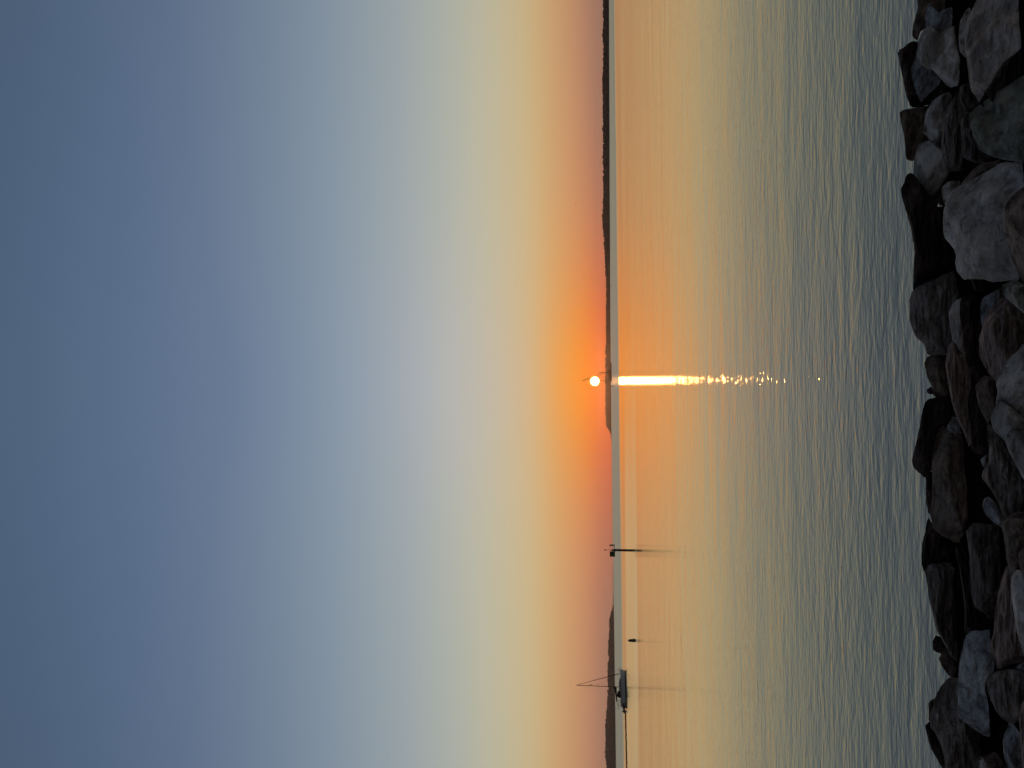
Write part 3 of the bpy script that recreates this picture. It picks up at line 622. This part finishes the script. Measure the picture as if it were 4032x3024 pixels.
for A_, B_ in zip(rr[:-1], rr[1:]):
    for j in range(6): bm.faces.new((A_[j], B_[j], B_[(j + 1) % 6], A_[(j + 1) % 6]))
bm.faces.new(rr[0]); bm.faces.new(rr[-1][::-1]); bmesh.ops.recalc_face_normals(bm, faces=bm.faces)
obj('sail_cover', bm, canv, sb)
# spray hood, bimini
bm = bmesh.new(); rr = []
for lx, h_, w in ((-1.7, 2.05, .95), (-2.1, 2.5, 1.0), (-2.9, 2.58, 1.0)):
    rr.append([bm.verts.new((lx, w * math.cos(a), 1.3 + (h_ - 1.3) * math.sin(a) ** .6)) for a in [math.pi * q / 10 for q in range(11)]])
for A_, B_ in zip(rr[:-1], rr[1:]):
    for j in range(10): bm.faces.new((A_[j], B_[j], B_[j + 1], A_[j + 1]))
bmesh.ops.solidify(bm, geom=bm.faces[:], thickness=.03); obj('spray_hood', bm, canv, sb)
bm = bmesh.new(); rr = []
for lx, h_ in ((-3.3, 2.60), (-4.3, 2.68), (-5.4, 2.58)):
    rr.append([bm.verts.new((lx, 1.1 * q, h_ - .12 * q * q)) for q in (-1, -.5, 0, .5, 1)])
for A_, B_ in zip(rr[:-1], rr[1:]):
    for j in range(4): bm.faces.new((A_[j], B_[j], B_[j + 1], A_[j + 1]))
bmesh.ops.solidify(bm, geom=bm.faces[:], thickness=.04); bi = obj('bimini', bm, canv, sb)
bm = bmesh.new()
for sgn in (-1, 1):
    bm = bmesh.new()
    for lx in (-3.3, -4.3, -5.4): tube(bm, (lx, sgn * 1.1, 2.5), (-4.3 + (lx + 4.3) * .5, sgn * 1.35, 1.15), .02)
    tube(bm, (-3.8, sgn * 1.35, 1.18), (-4.85, sgn * 1.35, 1.18), .02)
    obj('bimini_frame', bm, alu, bi)
bm = bmesh.new()          # cockpit coaming, wheel
box(bm, (-4.0, -1.1, 1.32), (3.0, .2, .36)); box(bm, (-4.0, 1.1, 1.32), (3.0, .2, .36)); obj('coaming', bm, deckm, sb)
bm = bmesh.new()
for i in range(16):
    a = 2 * math.pi * i / 16; b2_ = 2 * math.pi * (i + 1) / 16
    tube(bm, (-4.6, .45 * math.cos(a), 1.75 + .45 * math.sin(a)), (-4.6, .45 * math.cos(b2_), 1.75 + .45 * math.sin(b2_)), .02, n=5)
tube(bm, (-4.6, 0, 1.1), (-4.6, 0, 1.75), .08); obj('steering_wheel', bm, alu, sb)
bm = bmesh.new()          # pulpit + pushpit + lifelines
def edge(lx):
    for (a, b, c), (d, e_, f) in zip(Ls[:-1], Ls[1:]):
        if a <= lx <= d: k_ = (lx - a) / (d - a); return b + (e_ - b) * k_, c + (f - c) * k_
    return Ls[-1][1:]
st_ = [-5.9, -4.8, -3.2, -1.6, 0, 1.6, 3.2, 4.6, 5.6]
for sgn in (-1, 1):
    tops = []
    for lx in st_:
        w, f = edge(lx); tube(bm, (lx, sgn * w * .96, f), (lx, sgn * w * .96, f + .6), .014, n=5); tops.append((lx, sgn * w * .96, f + .6))
    path(bm, tops, .008, 5); path(bm, [(a, b, c - .3) for a, b, c in tops], .006, 5)
path(bm, [(5.6, -.36, 2.2), (6.3, -.1, 2.25), (6.3, .1, 2.25), (5.6, .36, 2.2)], .02); path(bm, [(6.2, 0, 1.6), (6.3, 0, 2.25)], .02)
path(bm, [(-5.9, -1.2, 1.75), (-6.1, 0, 1.75), (-5.9, 1.2, 1.75)], .02)
obj('guard_rail', bm, alu, sb)
bm = bmesh.new(); box(bm, (6.25, 0, 1.62), (.6, .18, .08)); tube(bm, (6.3, 0, 1.6), (6.62, 0, 1.5), .05); tube(bm, (6.62, -.16, 1.62), (6.62, .16, 1.62), .05); obj('anchor', bm, alu, sb)
bm = bmesh.new()
for p_ in (((0, 0, 13.7), (-6.0, 0, 1.8)), ((0, .75, 10.65), (-.2, 1.7, 1.2)), ((0, -.75, 10.65), (-.2, -1.7, 1.2)), ((0, 0, 13.6), (0, .75, 10.65)), ((0, 0, 13.6), (0, -.75, 10.65)), ((0, 0, 10.2), (3.6, 0, 1.5)), ((0, 0, 13.7), (-3.2, 0, 2.9))):
    tube(bm, *p_, .009, n=4)
obj('rigging', bm, alu, sb)
bm = bmesh.new()          # stern frame with davits, antennas
for sgn in (-1, 1):
    path(bm, [(-5.8, sgn * .9, 1.15), (-5.9, sgn * .9, 2.2), (-6.9, sgn * .9, 2.35)], .035); tube(bm, (-6.85, sgn * .9, 2.3), (-6.85, sgn * .9, 1.5), .012)
tube(bm, (-5.9, -.9, 2.2), (-5.9, .9, 2.2), .03); tube(bm, (-6.3, .9, 2.3), (-6.3, .9, 3.1), .02); box(bm, (-6.3, .9, 3.15), (.18, .18, .2)); obj('davit', bm, alu, sb)
# inflatable tender hanging from the davits: it rests on the boat, so a thing of its own
c38 = math.cos(R(60)); s38 = math.sin(R(60)); bx_ = xat(2704, D)
tl = Vector((bx_ - 6.9 * c38, D - 6.9 * s38, 0))
te = empty('dinghy', tl, 'small grey inflatable dinghy hung across the stern of the sailboat', 'dinghy', rz=R(60))
te.location.z = .12; te.rotation_euler[0] = R(-6)
bm = bmesh.new()
U_ = [(.40, 1.35, .62), (.42, .6, .6), (.42, -.5, .6), (.36, -1.1, .66), (.0, -1.55, .80), (-.36, -1.1, .66), (-.42, -.5, .6), (-.42, .6, .6), (-.40, 1.35, .62)]
path(bm, U_, .24, 12)
for q in U_[1:-1]: bmesh.ops.create_uvsphere(bm, u_segments=12, v_segments=8, radius=.24, matrix=Matrix.Translation(q))
obj('tube', bm, rubber, te, smooth=True)
bm = bmesh.new(); box(bm, (0, -.05, .48), (.75, 2.4, .05)); obj('floor', bm, bootm, te)
bm = bmesh.new(); box(bm, (0, 1.15, .68), (.75, .06, .45)); obj('transom', bm, bootm, te)
bm = bmesh.new(); box(bm, (0, 1.3, .98), (.26, .4, .38)); box(bm, (0, 1.32, .4), (.12, .16, .8)); bmesh.ops.bevel(bm, geom=bm.edges[:], offset=.03, segments=1); obj('outboard_motor', bm, bootm, te)
# floating line leading away from the boat
bm = bmesh.new(); pts = []
for i in range(41):
    py = 2797 + i * 8; px = 2463 + 6 * (i / 29) + .4 * math.sin(i * 1.3)
    dd = px - HZ(py); Dl = 3.4 * F / dd; pts.append(Vector((xat(py, Dl), Dl, .03)))
path(bm, pts, .26, 8)
prop(obj('floating_boom', bm, canv), 'thin dark floating line stretched on the water from the sailboat to the bottom edge', 'floating line')

# ------------------------------------------------------------ crane barge
D = 1770.0; s = D / F
bargem = simple('barge_rust', (.05, .03, .025), .8, .3, .3)
bb = empty('crane_barge', (xat(1465, D), D, 0), 'flat work barge with tall lattice crane in front of the sun', 'barge')
bm = bmesh.new(); vs = box(bm, (0, 0, .9), (45.4, 14, 3.0))
for v in vs:
    if v.co.z < 0: v.co.x *= .95
obj('hull', bm, bargem, bb)
def U(py, px): return Vector((-(py - 1465) * s, 0, (2408.3 - px) * s))
bm = bmesh.new(); box(bm, (1.3, 0, 5.4), (9.5, 6, 6.0)); box(bm, (-1.5, 0, 9.2), (4.5, 5, 1.8)); obj('crane_house', bm, bargem, bb)
bm = bmesh.new(); box(bm, (-10, 0, 4.5), (12.2, 7, 4.2)); box(bm, (-6.5, 0, 7.0), (3, 4, .9)); obj('deckhouse', bm, bargem, bb)
for px_, py_, zt in ((0, 1465.7, 2359), (0, 1496.5, 2364)):
    b_ = bmesh.new(); q = U(py_, zt); tube(b_, (q.x, 4, -2), (q.x, 4, q.z), .55, n=10)
    if zt == 2359: tube(b_, (q.x - 3.0, 4, q.z - 8.2), (q.x + 1.5, 4, q.z - 8.2), .25)
    obj('spud', b_, bargem, bb)
a = U(1465, 2391); b = U(1497, 2297)
bm = bmesh.new(); dv = (b - a).normalized(); nv = Vector((dv.z, 0, -dv.x)); n_ = 22; prev = None
for i in range(n_ + 1):
    f = i / n_; w = 1.5 * min(1, f * 5 + .25, (1 - f) * 4 + .3); c = a.lerp(b, f)
    cur = [c + nv * w * p_ + Vector((0, w * q_, 0)) for p_, q_ in ((-1, -1), (1, -1), (1, 1), (-1, 1))]
    if prev:
        for j in range(4):
            tube(bm, prev[j], cur[j], .16, n=4); tube(bm, prev[j], cur[(j + 1) % 4], .10, n=4)
    prev = cur
tube(bm, b, b + dv * 1.5, 1.0, .3, n=6); obj('lattice_boom', bm, bargem, bb)
bm = bmesh.new(); g0 = U(1459, 2386)
tube(bm, U(1463, 2398), g0, .35, n=5); tube(bm, U(1468, 2396), U(1470, 2387), .3, n=5); tube(bm, g0, U(1470, 2387), .25, n=5)
tube(bm, g0, a.lerp(b, .97), .09, n=4); tube(bm, b, U(1484, 2378), .10, n=4); box(bm, U(1483.5, 2378), (1.2, 1.2, 2.2)); obj('boom_rigging', bm, bargem, bb)
for q, w in (((17, 0, 3.1), (1.6, 2, 1.4)), ((9, 0, 2.8), (.8, 1, .8)), ((21.5, 0, 2.8), (1, 3, .8))):
    bm = bmesh.new(); box(bm, q, w); tube(bm, (q[0], -w[1] * .6, q[2]), (q[0], w[1] * .6, q[2]), w[2] * .45, n=10); obj('winch', bm, bargem, bb)

# ------------------------------------------------------------ small far beacons
def beacon(py, D, hgt, tri, label):
    e_ = empty('beacon', (xat(py, D), D, 0), label, 'beacon')
    b_ = bmesh.new(); tube(b_, (0, 0, -1), (0, 0, hgt * .8), .22, .18); obj('pile', b_, wood, e_)
    b_ = bmesh.new()
    if tri:
        lathe(b_, [(.85, hgt * .62), (.8, hgt * .64), (.04, hgt)], 3)
    else: box(b_, (0, 0, hgt * .88), (.7, .1, hgt * .22)); tube(b_, (0, 0, hgt * .98), (0, 0, hgt * 1.05), .06)
    obj('dayboard', b_, steel, e_)
beacon(1520.5, 700, 4.2, True, 'small beacon with a pointed top just below the sun barge')
beacon(1124, 1140, 4.7, False, 'thin distant beacon post in front of the upper wooded shore')
beacon(2291, 3600, 4.4, False, 'faint far beacon on the open horizon past the marker pile')

# far sailing boat on the horizon
D = 4000; fb = empty('far_sailboat', (xat(2265, D), D, 0), 'faint tiny sailboat on the open horizon with a thin mast', 'sailboat')
bm = bmesh.new(); r_ = []
for lx, w in ((-6, 1.2), (-2, 1.9), (3, 1.5), (6.5, .05)): r_.append([bm.verts.new(q) for q in ((lx, -w, 1.6), (lx, -w * .6, -.3), (lx, w * .6, -.3), (lx, w, 1.6))])
for A_, B_ in zip(r_[:-1], r_[1:]):
    for j in range(4): bm.faces.new((A_[j], B_[j], B_[(j + 1) % 4], A_[(j + 1) % 4]))
bm.faces.new(r_[0]); bm.faces.new(r_[-1]); bmesh.ops.recalc_face_normals(bm, faces=bm.faces); obj('hull', bm, bootm, fb)
bm = bmesh.new(); tube(bm, (0, 0, 1), (0, 0, 19), .2, .12); tube(bm, (0, 0, 3), (-5, 0, 3), .15); tube(bm, (6, 0, 1.6), (0, 0, 18), .08); obj('mast', bm, alu, fb)

# ------------------------------------------------------------ birds
birdm = simple('bird_dark', (.05, .045, .045), .8, .2, 9)
def bird(px, py, D, span, flap, yaw, label):
    b_ = bmesh.new(); n_ = 7; rows_ = []
    for i in range(-n_, n_ + 1):
        f = i / n_; a_ = abs(f); zz = span * (.32 * flap * (a_ * (1.6 - a_) * 1.2)); ch = span * .09 * (1 - a_ ** 2 * .85); sw = -span * .12 * a_ * a_
        xw = f * span / 2; th = span * (.05 * max(0, 1 - a_ * 6) + .006)
        rows_.append([b_.verts.new(q) for q in ((xw, sw + ch, zz), (xw, sw, zz + th), (xw, sw - ch * .9 - (span * .18 if i == 0 else 0), zz), (xw, sw, zz - th))])
    for A_, B_ in zip(rows_[:-1], rows_[1:]):
        for j in range(4): b_.faces.new((A_[j], B_[j], B_[(j + 1) % 4], A_[(j + 1) % 4]))
    b_.faces.new(rows_[0]); b_.faces.new(rows_[-1]); bmesh.ops.recalc_face_normals(b_, faces=b_.faces)
    bmesh.ops.create_uvsphere(b_, u_segments=8, v_segments=6, radius=1, matrix=Matrix.Translation((0, span * .05, 0)) @ Matrix.Diagonal((span * .055, span * .2, span * .055, 1)))
    o = obj('bird', b_, birdm, loc=at(px, py, D)); o.rotation_euler = (R(8), R(10), yaw)
    prop(o, label, 'bird', 'gulls in flight')
bird(2301, 1087, 260, 1.2, .9, .2, 'gull with curved wings flying just above the upper wooded shore, nearest the sun')
bird(2267, 801, 330, 1.2, -.6, .9, 'tiny gull flying over the middle of the upper wooded shore')
bird(2282, 1774, 330, .9, .6, -1.0, 'tiny gull low in the orange sky below the sun')
bird(1292, 1602, 300, .9, .3, 1.3, 'dark speck of a bird high in the blue grey sky')

# ------------------------------------------------------------ morning haze over the bay
bm = bmesh.new(); box(bm, (0, 2600, 34), (10800, 5600, 78))
hm = bpy.data.materials.new('haze'); hm.use_nodes = True; ht = hm.node_tree; ht.nodes.clear()
pv = ht.nodes.new('ShaderNodeVolumePrincipled'); pv.inputs['Color'].default_value = (.95, .87, .88, 1); pv.inputs['Density'].default_value = .00009; pv.inputs['Anisotropy'].default_value = .93
ho = ht.nodes.new('ShaderNodeOutputMaterial'); ht.links.new(pv.outputs[0], ho.inputs['Volume'])
prop(obj('haze', bm, hm), kind='stuff', label='thin warm haze over the bay', cat='haze')
